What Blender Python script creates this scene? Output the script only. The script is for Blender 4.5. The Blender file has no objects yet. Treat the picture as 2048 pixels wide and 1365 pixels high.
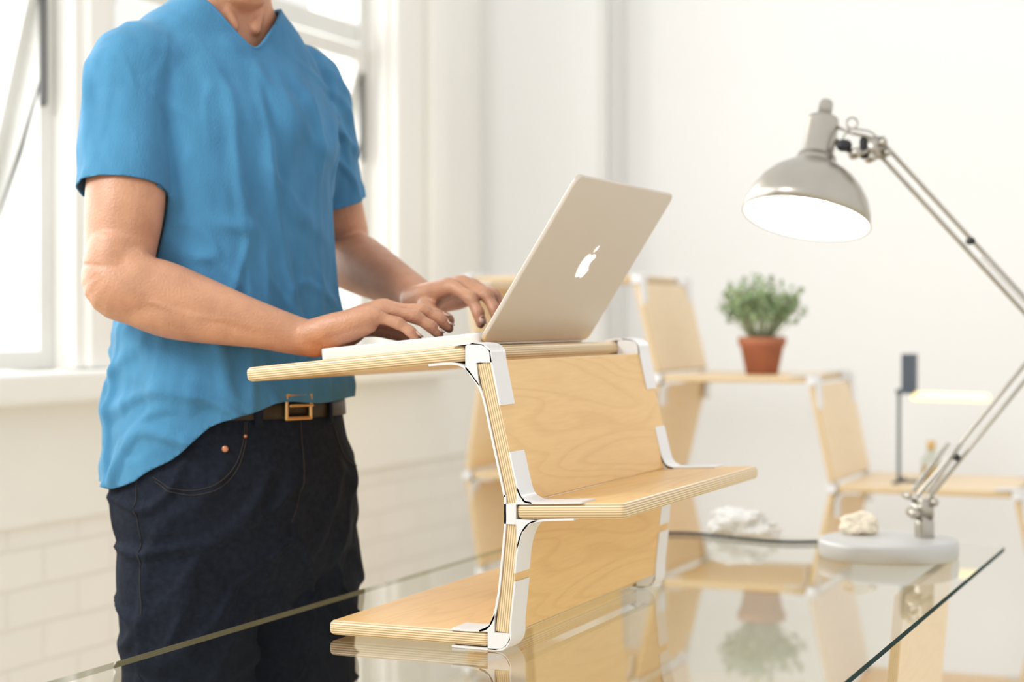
import bpy, bmesh, math, random
from mathutils import Vector, Matrix, noise
from mathutils.bvhtree import BVHTree
random.seed(4)
S=bpy.context.scene
S.view_settings.view_transform='Standard'
S.view_settings.use_curve_mapping=True
_cm=S.view_settings.curve_mapping; _c=_cm.curves[3]
_c.points.new(.12,.098); _c.points.new(.45,.45)
_cm.update()
COL=S.collection
V=Vector
# ---------------------------------------------------------------- materials
def newmat(name):
    m=bpy.data.materials.new(name); m.use_nodes=True
    nt=m.node_tree; b=nt.nodes['Principled BSDF']
    return m,nt,b
def pbr(name,col,rough=.5,metal=0.,bump=0.,bscale=200.,var=0.,vscale=8.,sheen=0.,sss=0.,emis=None,es=0.,stretch=(1,1,1),bdist=.002,spec=.5):
    m,nt,b=newmat(name)
    b.inputs['Roughness'].default_value=rough; b.inputs['Metallic'].default_value=metal; b.inputs['Specular IOR Level'].default_value=spec
    tc=nt.nodes.new('ShaderNodeTexCoord')
    mp=nt.nodes.new('ShaderNodeMapping'); mp.inputs['Scale'].default_value=stretch
    nt.links.new(tc.outputs['Object'],mp.inputs['Vector'])
    n=nt.nodes.new('ShaderNodeTexNoise'); n.inputs['Scale'].default_value=vscale; n.inputs['Detail'].default_value=5
    nt.links.new(mp.outputs[0],n.inputs['Vector'])
    r=nt.nodes.new('ShaderNodeValToRGB')
    c=V(col)
    lo=c*(1-var); hi=c*(1+var)
    r.color_ramp.elements[0].position=.3; r.color_ramp.elements[1].position=.7
    r.color_ramp.elements[0].color=(*[min(1,x) for x in lo],1); r.color_ramp.elements[1].color=(*[min(1,x) for x in hi],1)
    nt.links.new(n.outputs['Fac'],r.inputs['Fac']); nt.links.new(r.outputs['Color'],b.inputs['Base Color'])
    if bump>0:
        n2=nt.nodes.new('ShaderNodeTexNoise'); n2.inputs['Scale'].default_value=bscale; n2.inputs['Detail'].default_value=3
        nt.links.new(mp.outputs[0],n2.inputs['Vector'])
        bp=nt.nodes.new('ShaderNodeBump'); bp.inputs['Strength'].default_value=bump; bp.inputs['Distance'].default_value=bdist
        nt.links.new(n2.outputs['Fac'],bp.inputs['Height']); nt.links.new(bp.outputs['Normal'],b.inputs['Normal'])
    if sheen: b.inputs['Sheen Weight'].default_value=sheen
    if sss:
        b.inputs['Subsurface Weight'].default_value=sss; b.inputs['Subsurface Radius'].default_value=(.012,.004,.002); b.inputs['Subsurface Scale'].default_value=1
    if emis: b.inputs['Emission Color'].default_value=(*emis,1); b.inputs['Emission Strength'].default_value=es
    return m
def plywood(name,light,dark,t=.018,edge=True):
    m,nt,b=newmat(name); b.inputs['Roughness'].default_value=.38
    L=nt.links.new
    tc=nt.nodes.new('ShaderNodeTexCoord'); mp=nt.nodes.new('ShaderNodeMapping'); mp.inputs['Scale'].default_value=(11,1.5,30)
    L(tc.outputs['Object'],mp.inputs['Vector'])
    n=nt.nodes.new('ShaderNodeTexNoise'); n.inputs['Scale'].default_value=1.0; n.inputs['Detail'].default_value=1.5; n.inputs['Distortion'].default_value=.2
    L(mp.outputs[0],n.inputs['Vector'])
    mu=nt.nodes.new('ShaderNodeMath'); mu.operation='MULTIPLY'; mu.inputs[1].default_value=15
    L(n.outputs['Fac'],mu.inputs[0])
    fr=nt.nodes.new('ShaderNodeMath'); fr.operation='FRACT'; L(mu.outputs[0],fr.inputs[0])
    r=nt.nodes.new('ShaderNodeValToRGB'); e=r.color_ramp.elements
    md=V(light).lerp(V(dark),.34)
    e[0].position=0; e[0].color=(*md,1); e[1].position=.35; e[1].color=(*light,1)
    x=e.new(.88); x.color=(*(V(light)*.98),1); x=e.new(1); x.color=(*md,1)
    L(fr.outputs[0],r.inputs['Fac'])
    n3=nt.nodes.new('ShaderNodeTexNoise'); n3.inputs['Scale'].default_value=40; n3.inputs['Detail'].default_value=4
    mp3=nt.nodes.new('ShaderNodeMapping'); mp3.inputs['Scale'].default_value=(6,.5,6); L(tc.outputs['Object'],mp3.inputs['Vector']); L(mp3.outputs[0],n3.inputs['Vector'])
    mx=nt.nodes.new('ShaderNodeMixRGB'); mx.blend_type='MULTIPLY'; mx.inputs['Fac'].default_value=.16
    L(r.outputs['Color'],mx.inputs[1]); L(n3.outputs['Fac'],mx.inputs[2])
    out=mx.outputs[0]
    if edge:
        sp=nt.nodes.new('ShaderNodeSeparateXYZ'); L(tc.outputs['Object'],sp.inputs[0])
        m1=nt.nodes.new('ShaderNodeMath'); m1.operation='MULTIPLY'; m1.inputs[1].default_value=6.5/t
        L(sp.outputs['Z'],m1.inputs[0])
        f2=nt.nodes.new('ShaderNodeMath'); f2.operation='PINGPONG'; f2.inputs[1].default_value=.5; L(m1.outputs[0],f2.inputs[0])
        r2=nt.nodes.new('ShaderNodeValToRGB'); e=r2.color_ramp.elements
        e[0].position=.14; e[0].color=(.82,.66,.43,1); e[1].position=.42; e[1].color=(.44,.29,.15,1)
        L(f2.outputs[0],r2.inputs['Fac'])
        ab=nt.nodes.new('ShaderNodeMath'); ab.operation='ABSOLUTE'; L(sp.outputs['Z'],ab.inputs[0])
        gt=nt.nodes.new('ShaderNodeMath'); gt.operation='GREATER_THAN'; gt.inputs[1].default_value=t/2-.0004; L(ab.outputs[0],gt.inputs[0])
        m2=nt.nodes.new('ShaderNodeMixRGB'); L(gt.outputs[0],m2.inputs['Fac']); L(r2.outputs['Color'],m2.inputs[1]); L(out,m2.inputs[2])
        out=m2.outputs[0]
    L(out,b.inputs['Base Color'])
    return m
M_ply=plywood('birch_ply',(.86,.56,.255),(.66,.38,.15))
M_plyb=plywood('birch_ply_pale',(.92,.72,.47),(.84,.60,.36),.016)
M_alu=pbr('white_aluminium',(.78,.78,.79),.38,.2,var=.02)
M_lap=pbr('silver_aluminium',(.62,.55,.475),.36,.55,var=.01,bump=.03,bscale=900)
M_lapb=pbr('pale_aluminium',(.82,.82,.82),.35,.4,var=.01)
M_key=pbr('black_keys',(.015,.015,.016),.5)
M_screen=pbr('dark_screen',(.01,.011,.013),.08)
M_logo=pbr('white_logo',(.95,.95,.95),.3,emis=(1,1,1),es=.4)
M_shirt=pbr('blue_cotton',(.080,.232,.395),.95,var=.11,vscale=30,bump=.35,bscale=500,sheen=.14,spec=.12,stretch=(1,1,.45))
M_jean=pbr('dark_denim',(.0120,.0175,.032),.85,var=.3,vscale=120,bump=.5,bscale=600,spec=.25)
M_skin=pbr('skin',(.525,.275,.178),.44,var=.13,vscale=26,bump=.4,bscale=300,sss=.06,bdist=.002)
M_nail=pbr('fingernail',(.74,.50,.42),.3)
M_belt=pbr('dark_leather',(.030,.020,.013),.4,var=.3,vscale=40,bump=.3,bscale=300)
M_brass=pbr('brass',(.62,.42,.20),.28,.9)
M_copper=pbr('copper',(.60,.30,.19),.4,.7)
M_thread=pbr('tan_thread',(.045,.038,.032),.8)
M_hair=pbr('brown_hair',(.05,.03,.018),.7,bump=.8,bscale=200,var=.3)
M_wall=pbr('white_paint',(.85,.855,.855),.8,var=.01,vscale=2,bump=.1,bscale=30)
M_wallshade=pbr('wall_shade_grey',(.73,.73,.72),.8,var=.01,vscale=2)  # greyer wall white, shade of the pillar return put into the colour
M_cream=pbr('cream_paint',(.87,.86,.82),.6,var=.02,vscale=3)
M_sash=pbr('sash_paint',(.74,.74,.71),.5,var=.03)
M_hard=pbr('dark_hardware',(.12,.12,.12),.5,.3)
M_floor=pbr('pale_floor',(.88,.82,.70),.5,var=.05,vscale=3,stretch=(1,8,1))
M_chrome=pbr('chrome',(.65,.63,.60),.22,.95)
M_lamp=pbr('brushed_nickel',(.46,.435,.39),.32,.85,var=.05,vscale=20)
M_lbase=pbr('lamp_base_enamel',(.55,.55,.545),.4,.2,var=.02)
M_inner=pbr('shade_white_glow',(.95,.95,.93),.5,emis=(1,.98,.93),es=1.0)  # white lining; bulb light falling on it is put in as emission
M_bulb=pbr('bulb',(1,1,1),.4,emis=(1,.95,.85),es=9)
M_black=pbr('black_steel',(.03,.032,.036),.5)
M_cable=pbr('black_rubber',(.06,.065,.075),.5)
M_grey=pbr('blue_grey_steel',(.09,.11,.14),.5)
M_tube=pbr('light_tube',(.9,.8,.5),.4,emis=(1,.82,.40),es=1.1)
M_terra=pbr('terracotta',(.40,.165,.095),.8,var=.12,vscale=25,bump=.2)
M_soil=pbr('soil',(.05,.03,.02),.95,var=.3,bump=.5)
M_leaf=pbr('leaf_green',(.28,.37,.21),.6,var=.4,vscale=30)
M_stem=pbr('stem_green',(.36,.40,.26),.6)
M_stone=pbr('cream_stone',(.80,.72,.58),.8,var=.10,vscale=40,bump=.3,bscale=120)
M_bone=pbr('white_coral',(.76,.75,.73),.8,var=.05,vscale=40,bump=.3,bscale=120)
M_cork=pbr('cork',(.70,.48,.22),.8,var=.2,vscale=80)
def brickmat():
    m,nt,b=newmat('painted_brick'); L=nt.links.new
    b.inputs['Roughness'].default_value=.75
    tc=nt.nodes.new('ShaderNodeTexCoord'); sp=nt.nodes.new('ShaderNodeSeparateXYZ'); cb=nt.nodes.new('ShaderNodeCombineXYZ')
    L(tc.outputs['Object'],sp.inputs[0]); L(sp.outputs['Y'],cb.inputs['X']); L(sp.outputs['Z'],cb.inputs['Y'])
    br=nt.nodes.new('ShaderNodeTexBrick'); br.inputs['Scale'].default_value=1
    br.inputs['Brick Width'].default_value=.24; br.inputs['Row Height'].default_value=.082; br.inputs['Mortar Size'].default_value=.005; br.inputs['Mortar Smooth'].default_value=.6
    br.inputs['Color1'].default_value=(.87,.85,.81,1); br.inputs['Color2'].default_value=(.85,.83,.79,1); br.inputs['Mortar'].default_value=(.81,.78,.735,1)
    L(cb.outputs[0],br.inputs['Vector']); L(br.outputs['Color'],b.inputs['Base Color'])
    bp=nt.nodes.new('ShaderNodeBump'); bp.inputs['Distance'].default_value=.004; bp.inputs['Strength'].default_value=.5; bp.invert=True
    L(br.outputs['Fac'],bp.inputs['Height']); L(bp.outputs[0],b.inputs['Normal'])
    return m
M_brick=brickmat()
def thinglass(name,tint,ior):
    m=bpy.data.materials.new(name); m.use_nodes=True; nt=m.node_tree; nt.nodes.clear(); L=nt.links.new
    o=nt.nodes.new('ShaderNodeOutputMaterial'); mx=nt.nodes.new('ShaderNodeMixShader')
    t=nt.nodes.new('ShaderNodeBsdfTransparent'); t.inputs[0].default_value=(*tint,1)
    g=nt.nodes.new('ShaderNodeBsdfGlossy'); g.inputs['Roughness'].default_value=.0
    f=nt.nodes.new('ShaderNodeFresnel'); f.inputs['IOR'].default_value=ior
    ge=nt.nodes.new('ShaderNodeNewGeometry'); s=nt.nodes.new('ShaderNodeMath'); s.operation='SUBTRACT'; s.inputs[0].default_value=1
    L(ge.outputs['Backfacing'],s.inputs[1]); mu=nt.nodes.new('ShaderNodeMath'); mu.operation='MULTIPLY'
    L(s.outputs[0],mu.inputs[0]); L(f.outputs[0],mu.inputs[1]); L(mu.outputs[0],mx.inputs[0]); L(t.outputs[0],mx.inputs[1]); L(g.outputs[0],mx.inputs[2]); L(mx.outputs[0],o.inputs[0])
    return m
M_glass=thinglass('table_glass',(.97,.97,.93),1.75)
M_pane=thinglass('window_glass',(.98,.99,.99),1.3)
M_bottle=thinglass('bottle_glass',(.85,.87,.82),1.6)
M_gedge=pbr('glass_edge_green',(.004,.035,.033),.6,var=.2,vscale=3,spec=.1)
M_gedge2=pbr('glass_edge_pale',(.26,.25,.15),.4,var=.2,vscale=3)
# ---------------------------------------------------------------- helpers
def link(o,parent=None):
    COL.objects.link(o)
    if parent is not None: o.parent=parent
    return o
def empty(name,loc,label,cat,**kw):
    e=bpy.data.objects.new(name,None); e.empty_display_size=.05; e.location=loc; link(e)
    e['label']=label; e['category']=cat
    for k,v in kw.items(): e[k]=v
    bpy.context.view_layer.update()
    return e
def meshobj(name,verts,faces,mats,parent=None,smooth=False,origin=None,matidx=None):
    me=bpy.data.meshes.new(name)
    o0=V(origin) if origin is not None else (V(parent.location) if parent is not None else V((0,0,0)))
    me.from_pydata([V(v)-o0 for v in verts],[],faces); 
    if not isinstance(mats,(list,tuple)): mats=[mats]
    for m in mats: me.materials.append(m)
    if matidx:
        for p,i in zip(me.polygons,matidx): p.material_index=i
    bm=bmesh.new(); bm.from_mesh(me); bmesh.ops.recalc_face_normals(bm,faces=bm.faces); bm.to_mesh(me); bm.free()
    if smooth:
        for p in me.polygons: p.use_smooth=True
    o=bpy.data.objects.new(name,me); link(o,parent)
    o.location=o0-(V(parent.location) if parent is not None else V((0,0,0)))
    return o
def bevel(o,w,seg=3,angle=.6):
    b=o.modifiers.new('bevel','BEVEL'); b.width=w; b.segments=seg; b.limit_method='ANGLE'; b.angle_limit=angle
    for p in o.data.polygons: p.use_smooth=True
    n=o.modifiers.new('wn','WEIGHTED_NORMAL'); n.keep_sharp=True
def boxgeo(c,h,R=None):
    vs=[];c=V(c)
    for sx in(-1,1):
        for sy in(-1,1):
            for sz in(-1,1):
                p=V((sx*h[0],sy*h[1],sz*h[2]))
                if R is not None: p=R@p
                vs.append(c+p)
    fs=[(0,1,3,2),(4,6,7,5),(0,4,5,1),(2,3,7,6),(0,2,6,4),(1,5,7,3)]
    return vs,fs
class Geo:
    def __init__(s): s.v=[];s.f=[];s.m=[]
    def add(s,vs,fs,mi=0):
        k=len(s.v); s.v+=[V(a) for a in vs]; s.f+=[tuple(i+k for i in f) for f in fs]; s.m+=[mi]*len(fs); return s
    def box(s,lo,hi,mi=0):
        lo=V(lo);hi=V(hi); return s.add(*boxgeo((lo+hi)/2,(hi-lo)/2),mi)
    def prism(s,poly,y0,y1,mi=0):
        n=len(poly); vs=[(x,y0,z) for x,z in poly]+[(x,y1,z) for x,z in poly]
        fs=[tuple(range(n)),tuple(range(2*n-1,n-1,-1))]+[(i,(i+1)%n,n+(i+1)%n,n+i) for i in range(n)]
        return s.add(vs,fs,mi)
    def strip(s,pts,t,y0,y1,mi=0):
        P=[V((p[0],p[1])) for p in pts]; P2=catmull(P,4); n=len(P2); A=[];B=[]
        for i,p in enumerate(P2):
            d=(P2[min(i+1,n-1)]-P2[max(i-1,0)]).normalized(); nn=V((-d.y,d.x))
            A.append(p+nn*t/2);B.append(p-nn*t/2)
        poly=[tuple(a) for a in A]+[tuple(b) for b in reversed(B)]
        m=len(poly)
        vs=[(x,y0,z) for x,z in poly]+[(x,y1,z) for x,z in poly]; fs=[]
        for i in range(n-1):
            fs.append((i,i+1,m-2-i,m-1-i)); fs.append((m+i+1,m+i,m+m-1-i,m+m-2-i))
        fs+=[(i,(i+1)%m,m+(i+1)%m,m+i) for i in range(m)]
        return s.add(vs,fs,mi)
    def tube(s,pts,rad,n=10,mi=0,caps=True,sub=1,ref=(0,0,1)):
        vs,fs=tubegeo(pts,rad,n,sub,ref); return s.add(vs,fs,mi)
    def lathe(s,prof,c,axis,n=32,mi=0,close=False):
        axis=V(axis).normalized(); u=axis.orthogonal().normalized(); w=axis.cross(u); c=V(c)
        vs=[];fs=[]
        for (r,h) in prof:
            for k in range(n):
                a=2*math.pi*k/n; vs.append(c+axis*h+(u*math.cos(a)+w*math.sin(a))*r)
        for i in range(len(prof)-1):
            for k in range(n):
                fs.append((i*n+k,i*n+(k+1)%n,(i+1)*n+(k+1)%n,(i+1)*n+k))
        if close:
            i=len(prof)-1
            for k in range(n): fs.append((i*n+k,i*n+(k+1)%n,(k+1)%n,k))
        else:
            fs.append(tuple(range(n-1,-1,-1))); fs.append(tuple(range((len(prof)-1)*n,len(prof)*n)))
        return s.add(vs,fs,mi)
    def obj(s,name,mats,parent=None,smooth=False,origin=None):
        return meshobj(name,s.v,s.f,mats,parent,smooth,origin,s.m)
def catmull(P,k):
    if k<=1: return list(P)
    n=len(P);out=[]
    for i in range(n-1):
        p0=P[i-1] if i>0 else P[i]*2-P[i+1]; p1=P[i];p2=P[i+1]; p3=P[i+2] if i+2<n else P[i+1]*2-P[i]
        for j in range(k):
            t=j/k; out.append(.5*((2*p1)+(p2-p0)*t+(2*p0-5*p1+4*p2-p3)*t*t+(3*p1-p0-3*p2+p3)*t**3))
    out.append(P[-1]); return out
def tubegeo(pts,rad,n=12,sub=1,ref=(0,0,1),round_ends=True):
    P=[V(p) for p in pts]
    if not isinstance(rad,(list,tuple)): rad=[rad]*len(P)
    R=[V(r) if isinstance(r,(list,tuple)) else V((r,r)) for r in rad]
    P=catmull(P,sub);R=catmull(R,sub); m=len(P); ref=V(ref)
    rings=[]
    for i in range(m):
        t=(P[min(i+1,m-1)]-P[max(i-1,0)]).normalized()
        u=t.cross(ref)
        if u.length<1e-3: u=t.orthogonal()
        u.normalize(); w=u.cross(t).normalized(); rings.append((P[i],u,w,R[i],t))
    out=[]
    if round_ends:
        c,u,w,r,t=rings[0]; rr=min(r)
        for a in(80,55,28): out.append((c-t*rr*math.sin(math.radians(a)),u,w,r*math.cos(math.radians(a))))
    for c,u,w,r,t in rings: out.append((c,u,w,r))
    if round_ends:
        c,u,w,r,t=rings[-1]; rr=min(r)
        for a in(28,55,80): out.append((c+t*rr*math.sin(math.radians(a)),u,w,r*math.cos(math.radians(a))))
    vs=[];fs=[]
    for c,u,w,r in out:
        for k in range(n):
            a=2*math.pi*k/n; vs.append(c+u*r[0]*math.cos(a)+w*r[1]*math.sin(a))
    for i in range(len(out)-1):
        for k in range(n): fs.append((i*n+k,i*n+(k+1)%n,(i+1)*n+(k+1)%n,(i+1)*n+k))
    fs.append(tuple(range(n-1,-1,-1)));fs.append(tuple(range((len(out)-1)*n,len(out)*n)))
    return vs,fs
def struct(o,**k):
    o['kind']='structure'; return o
# ---------------------------------------------------------------- camera
th=math.radians(22.97)
cam=bpy.data.cameras.new('camera'); co=bpy.data.objects.new('camera',cam); link(co)
cam.sensor_width=36; cam.lens=3600/2048*36; co.location=(0,0,1.135)
co.rotation_euler=(math.radians(90-.67),0,th)
cam.dof.use_dof=True; cam.dof.focus_distance=2.12; cam.dof.aperture_fstop=3.5
cam.clip_start=.05
S.camera=co
# ---------------------------------------------------------------- setting
g=Geo().box((-2.9,-2.0,-.05),(3.0,5.9,0)); struct(g.obj('floor',M_floor))
WX=-2.40
g=Geo()
g.box((WX-.22,-2,0),(WX,5.75,.70),1)
g.box((WX-.22,-2,.70),(WX+.0,5.75,1.0),0)
g.box((WX-.22,-2,1.0),(WX,1.10,2.7),0)
g.box((WX-.22,3.20,1.0),(WX,3.33,2.7),0)
g.box((WX-.22,4.66,1.0),(WX,5.75,2.7),0)
g.box((WX-.22,-2,2.7),(WX,5.75,3.1),0)
struct(g.obj('wall_left',[M_cream,M_brick]))
g=Geo().box((WX,5.57,0),(3,5.75,3.1)).box((WX,5.40,0),(-1.966,5.57,3.1))
struct(g.obj('wall_back',M_wall))
o=Geo().box((-1.968,5.395,0),(-1.955,5.575,3.1)).box((-1.985,5.392,0),(-1.955,5.402,3.1)).obj('painted_shade_band',M_wallshade); struct(o)  # thin grey strip painting the shaded band on the pillar return
o=Geo().box((WX,-2,.705),(WX+.014,5.4,.965)).obj('trim_1',M_cream); bevel(o,.004); struct(o)
o=Geo().box((WX,-2,.962),(WX+.10,5.05,1.028)).obj('trim_2',M_cream); bevel(o,.012); struct(o)
o=Geo().box((WX,3.19,1.03),(WX+.03,3.34,2.7)).box((WX,3.225,1.03),(WX+.045,3.30,2.7)).obj('trim_3',M_cream); bevel(o,.006); struct(o)
g=Geo()
g.box((WX,4.66,1.03),(WX+.03,5.01,2.75)).box((WX,4.68,1.03),(WX+.055,4.75,2.75)).box((WX,4.91,1.03),(WX+.065,5.01,2.75))
o=g.obj('trim_4',M_cream); bevel(o,.008); struct(o)
def window(i,y0,y1,ncol):
    e=empty('window_%d'%i,(WX-.1,(y0+y1)/2,1.03),'white painted timber window with tilted open sash','window',kind='structure')
    g=Geo(); f=.05; z0,z1=1.03,2.7
    g.box((WX-.16,y0,z0),(WX-.03,y0+f,z1)).box((WX-.16,y1-f,z0),(WX-.03,y1,z1)).box((WX-.16,y0+f,z0),(WX-.03,y1-f,z0+.04)).box((WX-.16,y0+f,z1-f),(WX-.03,y1-f,z1))
    g.box((WX-.14,y0+f,1.93),(WX-.04,y1-f,1.99))
    w=(y1-y0)/ncol
    for k in range(1,ncol): g.box((WX-.16,y0+k*w-.025,z0+.04),(WX-.03,y0+k*w+.025,z1-f))
    o=g.obj('window_frame',M_sash,e); bevel(o,.004)
    R=Matrix.Rotation(math.radians(15.5),3,'Y')
    for k in range(ncol):
        a=y0+k*w+.045; b=y0+(k+1)*w-.045; hz=1.92; piv=V((WX-.02,0,hz)); H=.80
        def T(lo,hi,g2):
            lo=V(lo);hi=V(hi); vs,fs=boxgeo((lo+hi)/2,(hi-lo)/2)
            g2.add([piv+R@v for v in vs],fs)
        g2=Geo()
        T((-.02,a,-H),(.015,a+.04,0),g2);T((-.02,b-.04,-H),(.015,b,0),g2);T((-.02,a+.04,-.045),(.015,b-.04,0),g2);T((-.02,a+.04,-H),(.015,b-.04,-H+.05),g2)
        o=g2.obj('sash',M_sash,e); bevel(o,.003)
        g3=Geo(); T((-.005,a+.04,-H+.05),(-.001,b-.04,-.045),g3); g3.obj('pane',M_pane,e)
        g4=Geo().tube([(WX-.025,b+.0,1.66),(WX-.08,b-.005,1.50),(WX-.14,b-.0,1.36)],.006,8).tube([(WX-.025,b+.0,1.60),(WX-.025,b+.0,1.84)],.009,8)
        g4.obj('stay_arm',M_hard,e)
window(1,1.12,3.20,3); window(2,3.33,4.66,2)
# ---------------------------------------------------------------- glass table
tb=empty('glass_table',(-.81,1.95,0),'clear glass table top with green edge on plywood trestles','table')
g=Geo(); vs,fs=boxgeo((-.81,1.865,.7465),(.39,1.265,.0035))
g.add(vs,fs); 
o=g.obj('table_top',[M_glass,M_gedge,M_gedge2],tb)
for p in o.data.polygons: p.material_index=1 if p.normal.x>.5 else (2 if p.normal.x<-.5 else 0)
def board(name,p0,p1,y0,y1,t,parent,mat,bw=.005):
    p0=V((p0[0],0,p0[1]));p1=V((p1[0],0,p1[1])); d=(p1-p0); L=d.length; ang=math.atan2(-d.z,d.x)
    me=bpy.data.meshes.new(name); vs,fs=boxgeo((0,0,0),(L/2,(y1-y0)/2,t/2)); me.from_pydata(vs,[],fs); me.materials.append(mat)
    bm=bmesh.new(); bm.from_mesh(me); bmesh.ops.recalc_face_normals(bm,faces=bm.faces); bm.to_mesh(me); bm.free()
    o=bpy.data.objects.new(name,me); link(o,parent); c=(p0+p1)/2; c.y=(y0+y1)/2
    o.location=c-V(parent.location); o.rotation_euler=(0,ang,0); bevel(o,bw,3); return o
for y in (2.62,.95):
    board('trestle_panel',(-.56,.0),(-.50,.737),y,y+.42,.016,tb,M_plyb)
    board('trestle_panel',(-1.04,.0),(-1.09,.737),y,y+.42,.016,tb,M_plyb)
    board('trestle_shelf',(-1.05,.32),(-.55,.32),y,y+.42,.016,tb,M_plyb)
# ---------------------------------------------------------------- laptop stand
Y0,Y1=1.915,2.485
st=empty('laptop_stand',(-.86,2.2,.75),'zigzag birch plywood laptop riser with white metal brackets','laptop stand')
board('shelf',(-1.169,1.0672),(-.871,1.0959),Y0,Y1,.018,st,M_ply,.006)
board('shelf',(-.8066,.9133),(-.6734,.9192),Y0,Y1,.018,st,M_ply,.006)
board('shelf',(-1.053,.7625),(-.842,.7625),Y0,Y1,.018,st,M_ply,.006)
board('upright_panel',(-.848,1.0855),(-.8096,.9212),Y0+.001,Y1-.001,.018,st,M_ply,.0015)
board('upright_panel',(-.8106,.8994),(-.824,.7718),Y0+.001,Y1-.001,.018,st,M_ply,.0015)
for (a,b) in ((Y0-.001,Y0+.042),(Y1-.042,Y1+.001)):
    g=Geo(); t=.0022
    g.strip([(-.888,1.1050),(-.868,1.1074),(-.849,1.1064),(-.8395,1.0993),(-.8374,1.086),(-.8268,1.036)],t,a,b)
    g.strip([(-.918,1.0816),(-.89,1.0840),(-.873,1.0804),(-.862,1.069),(-.8490,1.048),(-.8348,.99),(-.8206,.93)],.0026,a,b)
    g.prism([(-.8705,1.1045),(-.862,1.108),(-.849,1.1066),(-.8390,1.0993),(-.8368,1.0858),(-.8565,1.0852),(-.8530,1.058),(-.862,1.069),(-.8705,1.078)],a,b)
    o=g.obj('bracket',M_alu,st)
    g=Geo()
    g.strip([(-.8148,.982),(-.8050,.942),(-.7990,.930),(-.787,.9242),(-.725,.9270)],t,a,b)
    g.strip([(-.735,.9074),(-.775,.9044),(-.790,.8998),(-.799,.889),(-.8048,.87),(-.8079,.842)],t,a,b)
    g.strip([(-.8200,.932),(-.8200,.915),(-.8200,.9),(-.8226,.87),(-.8278,.82)],.0026,a,b)
    g.prism([(-.8212,.9215),(-.8064,.9235),(-.8064,.8985),(-.8212,.8985)],a,b)
    g.prism([(-.8064,.9215),(-.787,.9225),(-.787,.9248),(-.7990,.930),(-.8050,.942)],a,b)
    g.prism([(-.8064,.9045),(-.8048,.87),(-.799,.889),(-.790,.8998),(-.778,.9042)],a,b)
    g.obj('bracket',M_alu,st)
    g=Geo()
    g.strip([(-.8079,.832),(-.8131,.785),(-.8138,.766),(-.8198,.7555),(-.832,.7516),(-.888,.7518)],t,a,b)
    g.strip([(-.889,.7716),(-.853,.7726),(-.8405,.779),(-.8332,.794),(-.8278,.82)],.0026,a,b)
    g.prism([(-.842,.7715),(-.8150,.7715),(-.8138,.764),(-.820,.7555),(-.832,.7512),(-.842,.7512)],a,b)
    g.prism([(-.853,.7716),(-.8335,.7716),(-.8332,.794),(-.8405,.779),(-.853,.7730)],a,b)
    g.obj('bracket',M_alu,st)
# ---------------------------------------------------------------- laptop
lp=empty('laptop',(-.998,2.182,1.0925),'open silver aluminium laptop on the riser top shelf','laptop')
sl=math.atan(.0963); B0=V((-1.112,0,1.0672+.057*.0963+.0095+.0008)); bx=V((math.cos(sl),0,math.sin(sl))); bz=V((-math.sin(sl),0,math.cos(sl)))
YA,YB=2.0,2.364
def slab(pts,z0,z1,O,ax,az):
    n=len(pts); vs=[O+ax*p[0]+V((0,p[1],0))+az*z0 for p in pts]+[O+ax*p[0]+V((0,p[1],0))+az*z1 for p in pts]
    fs=[tuple(range(n-1,-1,-1)),tuple(range(n,2*n))]+[(i,(i+1)%n,n+(i+1)%n,n+i) for i in range(n)]
    return vs,fs
def rrect(x0,x1,y0,y1,r):
    pts=[]
    for cx,cy,a0 in((x1-r,y1-r,0),(x0+r,y1-r,90),(x0+r,y0+r,180),(x1-r,y0+r,270)):
        for k in range(6):
            a=math.radians(a0+18*k); pts.append((cx+r*math.cos(a),cy+r*math.sin(a)))
    return pts
o=Geo().add(*slab(rrect(0,.222,YA,YB,.010),0,.0155,B0,bx,bz)).obj('base',M_lapb,lp); bevel(o,.002,2,.9)
g=Geo()
g.add(*slab(rrect(.105,.208,YA+.035,YB-.035,.004),.0153,.0158,B0,bx,bz))
for r in range(6):
    x=.109+r*.0165
    for k in range(14):
        y=YA+.040+k*.0204
        g.add(*slab(rrect(x,x+.0145,y,y+.0180,.002),.0155,.0168,B0,bx,bz))
g.obj('keyboard',M_key,lp)
Geo().add(*slab(rrect(.02,.09,YA+.125,YB-.125,.004),.0154,.0158,B0,bx,bz)).obj('trackpad',M_alu,lp)
H1=V((-.7625,0,1.3085)); H0=B0+bx*.2235+bz*.0045; lx=(H1-H0); LL=lx.length; lx.normalize(); lz=V((lx.z,0,-lx.x))
o=Geo().add(*slab(rrect(0,LL,YA,YB,.012),-.003,.004,H0,lx,lz)).obj('lid',M_lap,lp); bevel(o,.0018,2,.9)
Geo().add(*slab(rrect(.018,LL-.004,YA+.004,YB-.004,.010),-.0036,-.003,H0,lx,lz)).obj('screen_bezel',M_black,lp)
Geo().add(*slab(rrect(.032,LL-.014,YA+.016,YB-.016,.001),-.0040,-.0036,H0,lx,lz)).obj('screen',M_screen,lp)
hp=B0+bx*.2215+bz*.0150
Geo().tube([hp+V((0,YA+.05,0)),hp+V((0,YB-.05,0))],.0035,12).obj('hinge',M_black,lp,smooth=True)
body=[(0,.35),(.12,.41),(.24,.43),(.36,.38),(.45,.28),(.36,.20),(.29,.09),(.29,-.04),(.36,-.15),(.48,-.21),(.43,-.34),(.35,-.47),(.25,-.56),(.15,-.58),(.05,-.545),(-.03,-.53),(-.12,-.55),(-.21,-.58),(-.31,-.54),(-.40,-.42),(-.47,-.25),(-.50,-.06),(-.48,.12),(-.42,.26),(-.31,.38),(-.18,.42),(-.08,.40)]
leaf=[(.0,.50),(.0,.60),(.07,.72),(.22,.79),(.23,.68),(.15,.55)]
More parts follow.
